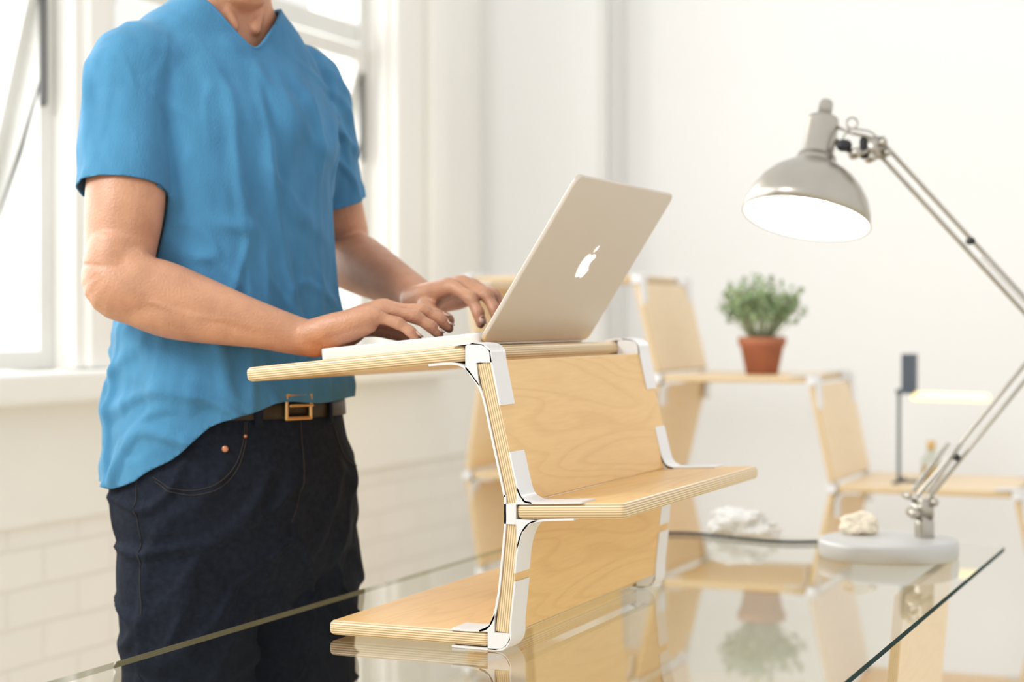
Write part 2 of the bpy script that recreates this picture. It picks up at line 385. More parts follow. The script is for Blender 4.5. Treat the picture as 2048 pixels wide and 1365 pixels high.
g=Geo(); sc=.036
for pl in (body,leaf):
    pl=[V(p) for p in pl]
    pts=[(LL*.505+p.y*sc, (YA+YB)/2+.004+p.x*sc*1.15) for p in pl]
    n=len(pts); vs=[]
    for zz in(.0038,.0044): vs+=[H0+lx*p[0]+V((0,p[1],0))+lz*zz for p in pts]
    g.add(vs,[tuple(range(n)),tuple(range(2*n-1,n-1,-1))]+[(i,(i+1)%n,n+(i+1)%n,n+i) for i in range(n)])
g.obj('apple_emblem',M_logo,lp)
# ---------------------------------------------------------------- person
PC=V((-1.364,2.159,0)); Fv=V((.902,-.433,0)); Lv=V((.433,.902,0)); UP=V((0,0,1)); Rv=V((.9207,.3902,0))
def ring(z,t,a,b,l=0): return (PC+Fv*t+Lv*l+UP*z,a,b)
def loftgeo(rings,n=40,sub=4,ex=2.3):
    C=catmull([r[0] for r in rings],sub); A=catmull([V((r[1],r[2])) for r in rings],sub); vs=[];fs=[]
    for c,r in zip(C,A):
        for k in range(n):
            a=2*math.pi*k/n; ca,sa=math.cos(a),math.sin(a)
            vs.append(c+Lv*r.x*math.copysign(abs(ca)**(2/ex),ca)+Fv*r.y*math.copysign(abs(sa)**(2/ex),sa))
    m=len(C)
    for i in range(m-1):
        for k in range(n): fs.append((i*n+k,i*n+(k+1)%n,(i+1)*n+(k+1)%n,(i+1)*n+k))
    fs.append(tuple(range(n-1,-1,-1)));fs.append(tuple(range((m-1)*n,m*n)))
    return vs,fs
def remeshed(geo,vox,smooth=6,fac=.5):
    me=bpy.data.meshes.new('tmp'); me.from_pydata(geo.v,[],geo.f); o=bpy.data.objects.new('tmp',me); COL.objects.link(o)
    r=o.modifiers.new('r','REMESH'); r.mode='VOXEL'; r.voxel_size=vox
    if smooth: s=o.modifiers.new('s','SMOOTH'); s.iterations=smooth; s.factor=fac
    dg=bpy.context.evaluated_depsgraph_get(); m=bpy.data.meshes.new_from_object(o.evaluated_get(dg)); bpy.data.objects.remove(o); return m
def ridge(x): return (1-2*abs(x))
def crease(x): return math.exp(-(x/.11)**2)
def bvh(me): return BVHTree.FromPolygons([v.co.copy() for v in me.vertices],[tuple(p.vertices) for p in me.polygons])
SN=V((-1.409,2.028,1.472)); EN=V((-1.385,1.953,1.175)); WN=V((-1.152,2.060,1.1085))
SF=V((-1.304,2.300,1.472)); EF=V((-1.304,2.412,1.235)); WF=V((-1.108,2.300,1.162))
g=Geo()
k=-.019
TL=.004
shirt_r=[ring(.84,.030,.186,.145,TL),ring(.92,.030,.182,.143,TL),ring(1.0,.032,.176,.138,TL),ring(1.10,.03,.164,.130,TL),ring(1.20,.02,.160,.128,TL),ring(1.30,.01,.158,.130,TL),ring(1.40,.005,.161,.125,TL),ring(1.46,0,.160,.110,TL),ring(1.505,.0,.147,.090,0),ring(1.54,.008,.120,.074,0),ring(1.572,.022,.080,.060,0),ring(1.60,.034,.060,.056,0),ring(1.66,.045,.056,.056,0)]
g.add(*loftgeo([ring(.86,.035,.140,.100),ring(.98,.035,.130,.100)]+[(r[0],r[1]+k,r[2]+k) for r in shirt_r[3:9]]+[ring(1.545,.012,.095,.058),ring(1.58,.03,.060,.051),ring(1.64,.045,.051,.053)]))
hc=PC+Fv*.07+UP*1.745
g.tube([hc-UP*.15-Fv*.01,hc-UP*.10+Fv*.005,hc-UP*.04+Fv*.012,hc+UP*.02,hc+UP*.075-Fv*.005],[(.04,.045),(.062,.078),(.074,.094),(.078,.100),(.062,.085)],24,sub=4,ref=Fv)
g.tube([hc+Fv*.088+UP*.015,hc+Fv*.112-UP*.022,hc+Fv*.100-UP*.034],[.009,.014,.010],12,sub=3)
g.tube([hc+Fv*.083-UP*.068-Lv*.02,hc+Fv*.092-UP*.066,hc+Fv*.083-UP*.068+Lv*.02],[.005,.008,.005],10,sub=3)
for s_ in(-1,1):
    g.tube([hc+Lv*s_*.078+UP*.02-Fv*.01,hc+Lv*s_*.086+UP*.0-Fv*.016,hc+Lv*s_*.078-UP*.03-Fv*.008],[(.012,.008),(.016,.01),(.01,.007)],10,sub=3)
    g.tube([hc+Fv*.085+Lv*s_*.015+UP*.030,hc+Fv*.084+Lv*s_*.045+UP*.028],[.008,.007],10)
    g.tube([PC+Fv*.050+Lv*s_*.045+UP*1.63,PC+Fv*.070+Lv*s_*.018+UP*1.535],[.012,.009],10,sub=2)
g.tube([SN,SN.lerp(EN,.35),SN.lerp(EN,.62)+V((.003,-.002,0)),SN.lerp(EN,.82),EN+V((0,0,.02))],[.051,.052,.052,.047,.043],32,sub=5,ref=Fv)
g.tube([EN+V((.0,0,.050)),EN+V((-.002,0,.022)),EN+V((.008,0,.003)),EN.lerp(WN,.20)+V((0,0,.008)),EN.lerp(WN,.38)+V((0,0,.006)),EN.lerp(WN,.62)+V((0,0,.002)),EN.lerp(WN,.84),WN],[.040,.044,.045,.045,.0405,.0330,.0270,(.030,.023)],32,sub=5)
g.tube([EN+V((.012,-.006,.045)),EN.lerp(WN,.16)+V((0,-.010,.020)),EN.lerp(WN,.34)+V((0,-.013,.017)),EN.lerp(WN,.55)+V((0,-.010,.011))],[.026,.034,.027,.017],20,sub=4)
g.tube([EN.lerp(WN,.08)+V((0,-.006,-.008)),EN.lerp(WN,.3)+V((0,-.012,-.014)),EN.lerp(WN,.6)+V((0,-.010,-.011)),EN.lerp(WN,.9)+V((0,-.006,-.006))],[.032,.031,.023,.015],20,sub=4)
g.tube([EN+V((-.006,-.002,.014)),EN+V((.002,0,-.002))],[.034,.038],24)
for dz,dy in((.020,-.039),(.002,-.044)):
    g.tube([EN.lerp(WN,.28)+V((0,dy-.004,dz)),EN.lerp(WN,.45)+V((0,dy+.003,dz-.006)),EN.lerp(WN,.62)+V((0,dy*.8,dz)),EN.lerp(WN,.84)+V((0,dy*.62,dz*.9))],[.0024,.0036,.0036,.0028],8,sub=4)
g.tube([WN+V((-.006,-.020,.014)),WN+V((.0,-.021,.014))],[.0085,.0085],12)
g.tube([SF,SF.lerp(EF,.35),SF.lerp(EF,.7),EF+V((0,0,.03))],[.053,.051,.049,.043],28,sub=4,ref=Fv)
g.tube([EF+V((-.006,0,.03)),EF,EF.lerp(WF,.25),EF.lerp(WF,.55),EF.lerp(WF,.82),WF],[.042,.045,.044,.036,.029,(.029,.023)],28,sub=4)
nails=[]
def hand(g,W,p,q,rise,ang,thumb):
    p=V(p).normalized(); q=V(q).normalized(); K=W+p*.088+UP*rise
    offs=[.029,.0095,-.0105,-.029]; zz=[-.002,.002,-.001,-.008]; fw=[.0,.004,.0,-.010]
    seg=[(.039,.024,.020),(.042,.026,.020),(.039,.024,.020),(.030,.019,.017)]; rr=[.0092,.0094,.0089,.0080]
    fan=[.05,.02,-.03,-.07]
    for i in range(4):
        kn=K+q*offs[i]+UP*zz[i]+p*fw[i]
        g.tube([W-p*.01+q*offs[i]*.45,W+p*.03+q*offs[i]*.8+UP*rise*.45-UP*.002,kn-p*.014-UP*.002,kn],[.0195,.0180,.0135,.0110],14,sub=3)
        g.tube([W+p*.02+q*offs[i]*.55+UP*(rise*.3+.0155),kn-p*.015+UP*.0098,kn+UP*.0045],[.0028,.0042,.0078],8,sub=3)
        d=(p+q*fan[i]).normalized(); pos=kn; P=[kn-d*.006]; R=[rr[i]*1.12]
        P.append(kn);R.append(rr[i]*1.18)
        for j,sl_ in enumerate(seg[i]):
            a=math.radians(ang[i][j]); dd=d*math.cos(a)-UP*math.sin(a)
            P.append(pos+dd*sl_*.5); R.append(rr[i]*(.92-.05*j))
            pos2=pos+dd*sl_; P.append(pos2 if j<2 else pos2-dd*.004); R.append(rr[i]*(1.13-.12*j) if j<2 else rr[i]*.72)
            if j==2: nails.append((pos+dd*sl_*.62,dd,d.cross(UP).normalized(),rr[i]))
            pos=pos2
        g.tube(P,R,16,sub=2)
    g.tube([W+q*.010+p*.012,W+q*.022+p*.035+UP*(rise*.2-.006),W+q*.028+p*.055+UP*(rise*.5-.004)],[.019,.018,.013],14,sub=3)
    g.tube([W-q*.014+p*.012-UP*.002,W-q*.022+p*.045+UP*(rise*.4-.006),W-q*.026+p*.068+UP*(rise*.6-.006)],[.018,.016,.012],14,sub=2)
    T=[W+q*a_+p*b_+UP*c_ for a_,b_,c_ in thumb]
    g.tube(T,[.0150,.0125,.0105,.0108,.0080][:len(T)],14,sub=3)
hand(g,WN+V((.006,0,.008)),(.93,.36,0),(-.36,.93,0),.031,[(-2,12,26),(4,26,44),(11,31,46),(17,34,44)],[(.018,.022,.002),(.036,.045,.006),(.046,.068,.006),(.050,.092,.002),(.047,.108,-.004)])
hand(g,WF+V((0,0,.002)),(.93,-.36,0),(-.36,-.93,0),.018,[(24,54,72),(20,50,70),(18,48,66),(22,50,64)],[(.018,.022,-.004),(.038,.046,-.012),(.044,.068,-.022),(.040,.086,-.030)])
HN=V((-1.357,2.072,.88)); HF=V((-1.300,2.264,.88))
for H in (HN,HF):
    g.tube([H,H+V((-.005,0,-.40)),H+V((-.02,0,-.80))],[.075,.055,.040],18,sub=3)
me=remeshed(g,.0026,5)
ppl=bpy.data.objects.new('person',me); me.materials.append(M_skin); link(ppl)
for p in me.polygons: p.use_smooth=True
ppl['label']='person in blue t-shirt and dark jeans standing typing on laptop'; ppl['category']='person'
bodyb=bvh(me)
for c,dd,sd,r in nails:
    n=sd.cross(dd).normalized()
    if n.z<0: n=-n
    g=Geo(); vs=[];N=12
    for zz in(.0,.0012):
        for k_ in range(N):
            a=2*math.pi*k_/N; x=math.copysign(abs(math.cos(a))**.8,math.cos(a))*.0062; y=math.copysign(abs(math.sin(a))**.8,math.sin(a))*r*.66
            vs.append(c+dd*x+sd*y+n*(r*.78-(y*y)/(r*1.7)+zz))
    g.add(vs,[tuple(range(N)),tuple(range(2*N-1,N-1,-1))]+[(i,(i+1)%N,N+(i+1)%N,N+i) for i in range(N)])
    g.obj('fingernail',M_nail,ppl,True)
# jeans
g=Geo()
g.add(*loftgeo([ring(.72,.050,.040,.045,.01),ring(.78,.046,.120,.090,.01),ring(.84,.040,.172,.118,.006),ring(.92,.038,.177,.125,.003),ring(.98,.035,.164,.123,.003),ring(1.055,.034,.150,.117,.003)],sub=4))
for H,s_ in((HN,-1),(HF,1)):
    vs,fs=tubegeo([H+V((0,0,.03)),H+V((0,0,-.08)),H+V((.0,0,-.22)),H+V((-.004,0,-.40)),H+V((-.01,0,-.6)),H+V((-.02,0,-.82))],[(.080,.080),(.096,.090),(.090,.084),(.078,.074),(.067,.066),(.062,.062)],28,5,Fv,False); g.add(vs,fs)
me=remeshed(g,.0045,14)
bm=bmesh.new(); bm.from_mesh(me); bm.normal_update()
for v in bm.verts:
    p=v.co; l=(p-PC).dot(Lv); f=(p-PC).dot(Fv)
    wv=noise.noise(p*6)
    fr=max(0,min(1,(f+.02)/.06))
    w=crease(noise.noise(V((l*6,f*6,(p.z+abs(l-.02)*.8)*13+wv*1.5))));w2=noise.noise(p*6); w3=crease(noise.noise(V((l*11+wv,f*11,p.z*3.0+4))))
    low=max(0,min(1,(.97-p.z)/.06))
    v.co+=v.normal*low*(.0075*w*(.35+.65*fr)+.0025*w2+.0050*w3*fr-.002)
def shearcut(bm,gf,z0,above):
    for v in bm.verts: v.co.z-=gf(v.co)
    bmesh.ops.bisect_plane(bm,geom=bm.verts[:]+bm.edges[:]+bm.faces[:],plane_co=(0,0,z0),plane_no=(0,0,1),clear_outer=above,clear_inner=not above)
    for v in bm.verts: v.co.z+=gf(v.co)
shearcut(bm,lambda c:0,1.045,True)
bm.to_mesh(me);bm.free()
je=bpy.data.objects.new('jeans',me); me.materials.append(M_jean); link(je,ppl)
for p in me.polygons: p.use_smooth=True
je['label']='dark indigo denim jeans'
jb=bvh(me)
# shirt
g=Geo()
g.add(*loftgeo(shirt_r))
CN=SN.lerp(EN,.59)+V((-.002,-.004,.0)); CF=V((-1.304,2.362,1.300))
vs,fs=tubegeo([SN+V((.03,.05,.01)),SN,SN.lerp(CN,.35),SN.lerp(CN,.7),CN],[.056,.061,.062,.062,.063],24,4,Fv,False); g.add(vs,fs)
g.tube([SN+V((.075,.10,.02)),SN+V((.02,.03,.002)),SN+V((0,0,-.02))],[.056,.060,.060],24,sub=3,ref=Fv)
vs,fs=tubegeo([SF+V((-.03,-.05,.01)),SF,SF.lerp(CF,.35),SF.lerp(CF,.7),CF],[.056,.060,.060,.060,.061],24,4,Fv,False); g.add(vs,fs)
g.tube([SF+V((-.05,-.10,.02)),SF+V((-.02,-.03,.002)),SF+V((0,0,-.02))],[.056,.058,.058],24,sub=3,ref=Fv)
me=remeshed(g,.0038,12)
bm=bmesh.new(); bm.from_mesh(me)
bm.normal_update()
disp=[]
for v in bm.verts:
    p=v.co; l=(p-PC).dot(Lv); f=(p-PC).dot(Fv); z=p.z
    warp=noise.noise(V((l*4,f*4,z*3))); w2=noise.noise(V((l*11,f*11,z*7)))
    low=max(0,min(1,(1.26-z)/.28))
    vert=noise.noise(V((l*9+warp*1.5+z*1.2,f*9,z*1.3+warp)))
    c1=crease(noise.noise(V((l*10+warp*1.4+z*.8,f*10,z*1.0+warp+w2*.15))))
    c2=crease(noise.noise(V((l*11-z*3.5+warp*1.2+5,f*9+z*1.5,z*1.8+warp+3+w2*.25))))
    c3=crease(noise.noise(V(((l+z*1.4)*8+warp+9,(f-z*.5)*8,(z-l)*3.0+7+w2*.25))))
    c4=crease(noise.noise(V((l*15+31,f*15,z*2.2+warp*2))))
    bun=crease(noise.noise(V((l*5+3,f*5,(z+l*.9-f*.3)*11+warp*1.5+w2*.3))))
    fa=max(0,min(1,.55+1.3*noise.noise(V((l*7+20,f*7,z*4))))); fb=max(0,min(1,.4+1.3*noise.noise(V((l*6+50,f*6,z*6+9))))); fc=max(0,min(1,.4+1.3*noise.noise(V((l*6+80,f*6,z*6+19)))))
    d=.0065*vert+.0090*c1*fa*(.7+.3*low)+.0055*c2*fb+.0060*c3*fc+.0040*c4*fa+.0095*bun*low-.005
    top=max(0,min(1,(z-1.44)/.07))
    d*=(1-.80*top)
    disp.append(v.normal*d)
for v,d in zip(bm.verts,disp): v.co+=d
bmesh.ops.smooth_vert(bm,verts=bm.verts,factor=.5,use_axis_x=True,use_axis_y=True,use_axis_z=True)
ax0=PC+Fv*.035
for v in bm.verts:
    z=v.co.z
    if z<1.5:
        c=V((ax0.x,ax0.y,min(z,1.040))); d=V((v.co.x-c.x,v.co.y-c.y,0)); R0=d.length
        if R0<1e-4: continue
        d/=R0
        if z<1.10:
            h=jb.ray_cast(c+d*.4,-d)
            if h[0] is not None:
                r_=(h[0]-c).length+.0055+.0070*max(0,min(1,(z-.955)/.03)) - max(0,z-1.045)*.35
                if R0<r_: v.co+=d*(r_-R0)
        elif z>1.12:
            loc,nrm,i,dst=bodyb.find_nearest(v.co)
            if loc is not None and dst<.05 and (v.co-loc).dot(nrm)<.004: v.co=loc+nrm*.004
def interp(x,tab):
    if x<=tab[0][0]: return tab[0][1]
    for (a,b),(c,d) in zip(tab,tab[1:]):
        if x<=c:
            t=(x-a)/(c-a); return b+(d-b)*t
    return tab[-1][1]
def hem(co):
    r=(co-PC).dot(Rv); f=(co-PC).dot(Fv)
    h=interp(r,[(-.17,.914),(-.12,.914),(-.08,.922),(-.03,.955),(.02,.992),(.06,1.012),(.10,1.022),(.17,1.026)])
    if f<0: h=min(h,.93)
    if 0<=f<.05: h=min(h,.93+(h-.93)*f/.05)
    return h+.003*math.sin(r*70)
shearcut(bm,hem,0,False)
def neck(co):
    l=(co-PC).dot(Lv)-.004; f=(co-PC).dot(Fv); f=max(-.09,min(.10,f))
    h=1.494+1.05*math.sqrt(l*l+.00005)*(.6+.4/(1+math.exp(-f*120)))+ (.10-f)*.20
    cap=1.574
    return h if h<cap-.01 else cap-.01+.01*(1-math.exp(-(h-cap+.01)/.01))+max(0,abs(l)-.10)*2
shearcut(bm,neck,0,True)
def torsoE(c):
    r0=min(shirt_r,key=lambda r:abs(r[0].z-c.z)); l=(c-r0[0]).dot(Lv); f=(c-r0[0]).dot(Fv)
    return (abs(l)/r0[1])**2.3+(abs(f)/r0[2])**2.3
for C,Sx in((CN,SN),(CF,SF)):
    n=(C-Sx).normalized(); fsx=[f for f in bm.faces if (f.calc_center_median()-C).length<.105 and (f.calc_center_median()-C).dot(n)>-.03 and torsoE(f.calc_center_median())>1.12]
    es=set();vsx=set()
    for f in fsx: es.update(f.edges);vsx.update(f.verts)
    bmesh.ops.bisect_plane(bm,geom=list(fsx)+list(es)+list(vsx),plane_co=C-n*.010,plane_no=n)
    kill=[f for f in bm.faces if (f.calc_center_median()-C).length<.105 and (f.calc_center_median()-C).dot(n)>-.0101 and torsoE(f.calc_center_median())>1.27]
    bmesh.ops.delete(bm,geom=kill,context='FACES')
be=[e for e in bm.edges if e.is_boundary and e.verts[0].co.z>1.47]
adj={}
for e in be:
    a,b=e.verts; adj.setdefault(a,[]).append(b); adj.setdefault(b,[]).append(a)
best=[];seen=set()
for s0 in adj:
    if s0 in seen: continue
    cur=[s0];seen.add(s0)
    while True:
        nx=[x for x in adj[cur[-1]] if x not in seen]
        if not nx: break
        cur.append(nx[0]);seen.add(nx[0])
    if len(cur)>len(best): best=cur
collar=[v.co.copy() for v in best]
bm.to_mesh(me); bm.free()
sh=bpy.data.objects.new('t_shirt',me); me.materials.append(M_shirt); link(sh,ppl)
for p in me.polygons: p.use_smooth=True
so=sh.modifiers.new('solid','SOLIDIFY'); so.thickness=.0022; so.offset=0
sh['label']='blue cotton v-neck t-shirt'
if len(collar)>20:
    c2=collar[::3]+[collar[0]]
    for _ in range(3): c2=[c2[0]]+[(c2[i-1]+c2[i]*2+c2[i+1])/4 for i in range(1,len(c2)-1)]+[c2[-1]]
    vs,fs=tubegeo([c+V((0,0,-.002)) for c in c2],(.0028) ,8,1,UP,False)
    meshobj('collar',vs,fs,M_shirt,ppl,True)
# jeans details
def onj(ang,z,off=.001):
    d=(Fv*math.cos(ang)+Lv*math.sin(ang)); c=PC+Fv*.035+UP*z; h=jb.ray_cast(c+d*.4,-d)
    return (h[0]+d*off) if h[0] is not None else c+d*.13
vs=[];fs=[];N=72
for k in range(N):
    a=2*math.pi*k/N
    for z,o_ in((1.003,.001),(1.003,.0055),(1.034,.0055),(1.034,.001)): vs.append(onj(a,(1.02 if z>1.02 else 1.005),o_)*1+V((0,0,z-(1.02 if z>1.02 else 1.005))))
for k in range(N):
    for j in range(4): fs.append((k*4+j,((k+1)%N)*4+j,((k+1)%N)*4+(j+1)%4,k*4+(j+1)%4))
meshobj('belt',vs,fs,M_belt,je,True)['label']='dark brown leather belt'
g=Geo(); ba=.22
def bp_(da,z,o=.010): return onj(ba+da,1.02,o)+UP*(z-1.02)
loop=[bp_(-.18,1.003),bp_(-.18,1.034),bp_(.13,1.034),bp_(.13,1.003)]
for a_,b_ in zip(loop,loop[1:]+loop[:1]): g.tube([a_,b_],.0030,8)
g.tube([bp_(-.14,1.02,.012),bp_(.14,1.02,.012)],.0022,8)
g.obj('buckle',M_brass,je,True)['label']='square brass buckle'
for a in (-.28,.66):
    g=Geo().tube([onj(a,1.036,.008),onj(a,1.02,.009),onj(a,.995,.006)],[(.006,.002)]*3,8,sub=2,ref=(Fv*math.cos(a)+Lv*math.sin(a))); g.obj('belt_loop',M_jean,je,True)
for pts in ([(-1.20,.930),(-1.05,.917),(-.88,.913),(-.68,.922),(-.52,.945),(-.44,.975),(-.42,1.0)],[(-1.18,.924),(-1.03,.911),(-.87,.907),(-.66,.916),(-.50,.940),(-.42,.972),(-.40,1.0)],
            [(.28,1.0),(.26,.95),(.20,.90),(.10,.865)],[(1.25,.95),(1.05,.93),(.85,.95),(.78,.99)],
            [(-1.35,.96),(-1.35,.9),(-1.33,.82),(-1.30,.75)]):
    pp=catmull([V(q) for q in pts],14)
    g=Geo().tube([onj(q.x,q.y,.0006) for q in pp],.0007,6); g.obj('stitching',M_thread,je,True)
for a,z,r in((-.62,.966,.0046),(-.42,.982,.0026)):
    n=(Fv*math.cos(a)+Lv*math.sin(a)); Geo().lathe([(r,0),(r,.002),(r*.5,.0032)],onj(a,z,0),n,16).obj('rivet',M_copper,je,True)
for H in(HN,HF):
    a=V((H.x-.02,H.y,0)); g=Geo(); g.tube([a-Fv*.05+UP*.045,a+Fv*.04+UP*.045,a+Fv*.12+UP*.035,a+Fv*.18+UP*.028],[(.038,.042),(.042,.042),(.048,.033),(.036,.026)],20,sub=4)
    g.obj('shoe',M_belt,ppl,True)
g=Geo().tube([hc-UP*.03-Fv*.035,hc+UP*.03-Fv*.03,hc+UP*.075-Fv*.012],[(.076,.080),(.086,.093),(.072,.084)],24,sub=4,ref=Fv)
g.obj('hair',M_hair,ppl,True)
# ---------------------------------------------------------------- desk lamp
LB=V((-.577,2.927,.75)); rx=V((.9207,.3902,0)); nc=V((.3902,-.9207,0))
def LP(x,z,k=0): return LB+rx*x+UP*z+nc*k
dl=empty('desk_lamp',LB,'silver articulated desk lamp with round base, switched on','lamp')
Geo().lathe([(.108,0),(.112,.003),(.1125,.024),(.111,.0285),(.105,.0310),(.03,.032)],LB,UP,56).obj('lamp_base',M_lbase,dl,True)
g=Geo().tube([LP(.059,.028),LP(.059,.055)],.016,16).tube([LP(.059,.05),LP(.059,.085)],.008,12)
g.add(*boxgeo(LP(.056,.078),(.017,.010,.016))).tube([LP(.04,.072,-.012),LP(.04,.072,.016)],.009,14).tube([LP(.072,.09,-.012),LP(.072,.09,.016)],.007,14).tube([LP(.03,.10,-.012),LP(.03,.10,.014)],.006,14)
g.obj('lower_joint',M_lamp,dl,True)
EL=(.268,.357); HJ=(-.012,.662)
def rods(a,b,off,r=.0036):
    d=V((b[0]-a[0],b[1]-a[1])).normalized(); n=V((-d.y,d.x)); g=Geo()
    for s_ in(-1,1): g.tube([LP(a[0]+n.x*off*s_,a[1]+n.y*off*s_),LP(b[0]+n.x*off*s_,b[1]+n.y*off*s_)],r,10)
    return g
rods((.055,.095),EL,.0085).obj('lower_arm',M_lamp,dl,True)
rods(EL,HJ,.0085).obj('upper_arm',M_lamp,dl,True)
def spring(a,b,r=.0045,turn=26):
    a=V(a);b=V(b);d=(b-a);t=d.normalized();u=t.orthogonal().normalized();w=t.cross(u); P=[]
    for i in range(turn*8+1):
        q=i/(turn*8); an=i*2*math.pi/8; P.append(a+d*q+(u*math.cos(an)+w*math.sin(an))*r)
    return Geo().tube(P,.0011,5)
spring(LP(.062,.105,.010),LP(.115,.185,.010)).obj('spring',M_chrome,dl,True)
spring(LP(.042,.105,-.010),LP(.10,.185,-.010)).obj('spring',M_chrome,dl,True)
spring(LP(.15,.488,.010),LP(.25,.378,.010)).obj('spring',M_chrome,dl,True)
g=Geo().tube([LP(EL[0],EL[1],-.012),LP(EL[0],EL[1],.012)],.018,18).tube([LP(.25,.375,-.01),LP(.29,.34,-.01)],.012,12); g.obj('elbow_joint',M_lamp,dl,True)
Geo().tube([LP(.108,.163,-.008),LP(.108,.163,.010)],.006,10).obj('clamp',M_black,dl,True)
Geo().tube([LP(.132,.513,-.008),LP(.132,.513,.010)],.006,10).obj('clamp',M_black,dl,True)
AX=(rx*-.20+nc*.24-UP*.950).normalized(); RC=LP(-.134,.549)
outer=[(.1035,.0),(.1015,.018),(.094,.040),(.082,.060),(.066,.077),(.049,.089),(.038,.095),(.034,.101),(.031,.110)]
inner=[(.028,.100),(.033,.093),(.046,.085),(.062,.074),(.078,.057),(.0905,.038),(.0985,.018),(.1015,.0)]
g=Geo().lathe(outer+inner,RC,-AX,64,0,close=True)
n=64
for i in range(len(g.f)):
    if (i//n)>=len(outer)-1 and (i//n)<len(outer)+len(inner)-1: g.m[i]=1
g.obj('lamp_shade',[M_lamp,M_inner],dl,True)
g=Geo(); P=[]
u_=(-AX).orthogonal().normalized(); w_=(-AX).cross(u_)
for i in range(49):
    a=i/48*2*math.pi; P.append(RC+(u_*math.cos(a)+w_*math.sin(a))*.1030)
g.tube(P,.0015,6); g.obj('shade_rim',M_lamp,dl,True)
g=Geo().lathe([(.031,.104),(.0265,.112),(.0265,.170),(.0245,.177),(.012,.179),(.0115,.203),(.009,.208)],RC,-AX,32); g.obj('lamp_socket',M_lamp,dl,True)
g=Geo().lathe([(.005,.095),(.016,.085),(.026,.06),(.032,.042),(.030,.024),(.018,.010),(.004,.006)],RC,-AX,24); g.obj('bulb',M_bulb,dl,True)
sk=RC-AX*.140
g=Geo().tube([sk+rx*.022,LP(-.055,.655),LP(-.03,.66)],.005,10,sub=3).tube([sk+rx*.022+UP*.022,LP(-.06,.688),LP(-.035,.682),LP(-.012,.668)],.003,8,sub=3)
g.add(*boxgeo(LP(-.022,.664),(.014,.006,.018),Matrix.Rotation(th,3,'Z')))
for x,z,r in((-.055,.655,.009),(-.012,.672,.007),(-.03,.648,.008),(-.005,.655,.006)): g.tube([LP(x,z,-.014),LP(x,z,.014)],r,14)
g.obj('head_joint',M_lamp,dl,True)
Geo().tube([LP(-.042,.652,.0),LP(-.042,.676,.0)],.006,10).tube([LP(-.076,.668),LP(-.070,.668)],.010,12).obj('knob',M_black,dl,True)
g=Geo(); P=[]
for i in range(17):
    a=i/16*2*math.pi; P.append(LP(-.060+.009*math.cos(a),.704+.009*math.sin(a)))
g.tube(P,.0018,8).tube([LP(-.055,.695),LP(-.03,.69),LP(-.015,.675)],.0018,8,sub=3).tube([LP(-.065,.695),LP(-.075,.68)],.0018,8)
g.obj('wire_loop',M_lamp,dl,True)
cb=Geo().tube([(-.575,3.045,.7538),(-.62,3.085,.7538),(-.70,3.06,.7538),(-.77,3.025,.7538),(-.85,3.04,.7538),(-.95,3.08,.7538),(-1.02,3.07,.7538),(-1.15,3.09,.7538),(-1.205,3.10,.7538),(-1.215,3.10,.72),(-1.22,3.105,.3),(-1.22,3.11,.005)],.0030,10,sub=5)
o=cb.obj('power_cable',M_cable,None,True); o['label']='thin black power cable lying along the glass table edge'; o['category']='cable'
def rock(name,c,sx,sy,sz,mat,label,cat,amp,fr,seed):
    bm=bmesh.new(); bmesh.ops.create_icosphere(bm,subdivisions=5,radius=1)
    for v in bm.verts:
        n1=noise.noise(v.co*fr+V((seed,0,0))); n2=noise.noise(v.co*fr*2.7+V((0,seed,0)))
        s=1+amp*n1+amp*.45*n2; v.co=V((v.co.x*sx*s,v.co.y*sy*s,max(-.75,v.co.z*s)*sz))
    mz=min(v.co.z for v in bm.verts)
    for v in bm.verts: v.co.z-=mz
    me=bpy.data.meshes.new(name); bm.to_mesh(me); bm.free(); me.materials.append(mat)
    for p in me.polygons:p.use_smooth=True
    o=bpy.data.objects.new(name,me); o.location=c; link(o); o['label']=label;o['category']=cat; return o
rock('stone',(-.632,2.955,.7822),.034,.026,.020,M_stone,'small cream stone resting on the lamp base','stone',.30,1.6,3)
rock('coral',(-.870,3.098,.7505),.056,.024,.028,M_bone,'white knobbly coral piece on the glass table','coral',.5,1.8,9)
# ---------------------------------------------------------------- background shelving
su=empty('shelving_unit',(-1.18,4.34,0),'stepped birch plywood shelving with white brackets against the wall','shelf')
YS0,YS1=4.12,4.52
lv=[1.236,.995,.745,.500,.254]
cols={0:[-1.868,-1.833,-1.868,-1.833,-1.868],1:[-1.421,-1.368,-1.421,-1.368,-1.421],2:[None,-.991,-.943,-.991,-.943],3:[None,None,-.526,-.478,-.526]}
links=((0,1,0),(1,2,1),(2,3,2),(0,1,2),(1,2,3),(0,1,4),(2,3,4))
TB=.016
def node(x,z,up,right,left):
    for (a,b) in ((YS0-.004,YS0+.040),(YS1-.040,YS1+.004)):
        g=Geo(); g.prism([(x-.011,z-.011),(x+.010,z-.011),(x+.010,z+.010),(x-.011,z+.010)],a,b)
        if right: g.strip([(x+.011,z-.066),(x+.012,z-.028),(x+.028,z-.011),(x+.066,z-.010)],.0035,a,b)
        if left and up: g.strip([(x-.011,z+.066),(x-.012,z+.028),(x-.028,z+.011),(x-.066,z+.010)],.0035,a,b)
        if left and not up: g.strip([(x-.05,z+.010),(x-.01,z+.011),(x+.011,z+.007),(x+.013,z-.02),(x+.018,z-.066)],.0035,a,b)
        if right and not left and not up: g.strip([(x+.05,z+.010),(x-.005,z+.011),(x-.012,z),(x-.011,z-.06)],.0035,a,b)
        g.obj('bracket',M_alu,su)
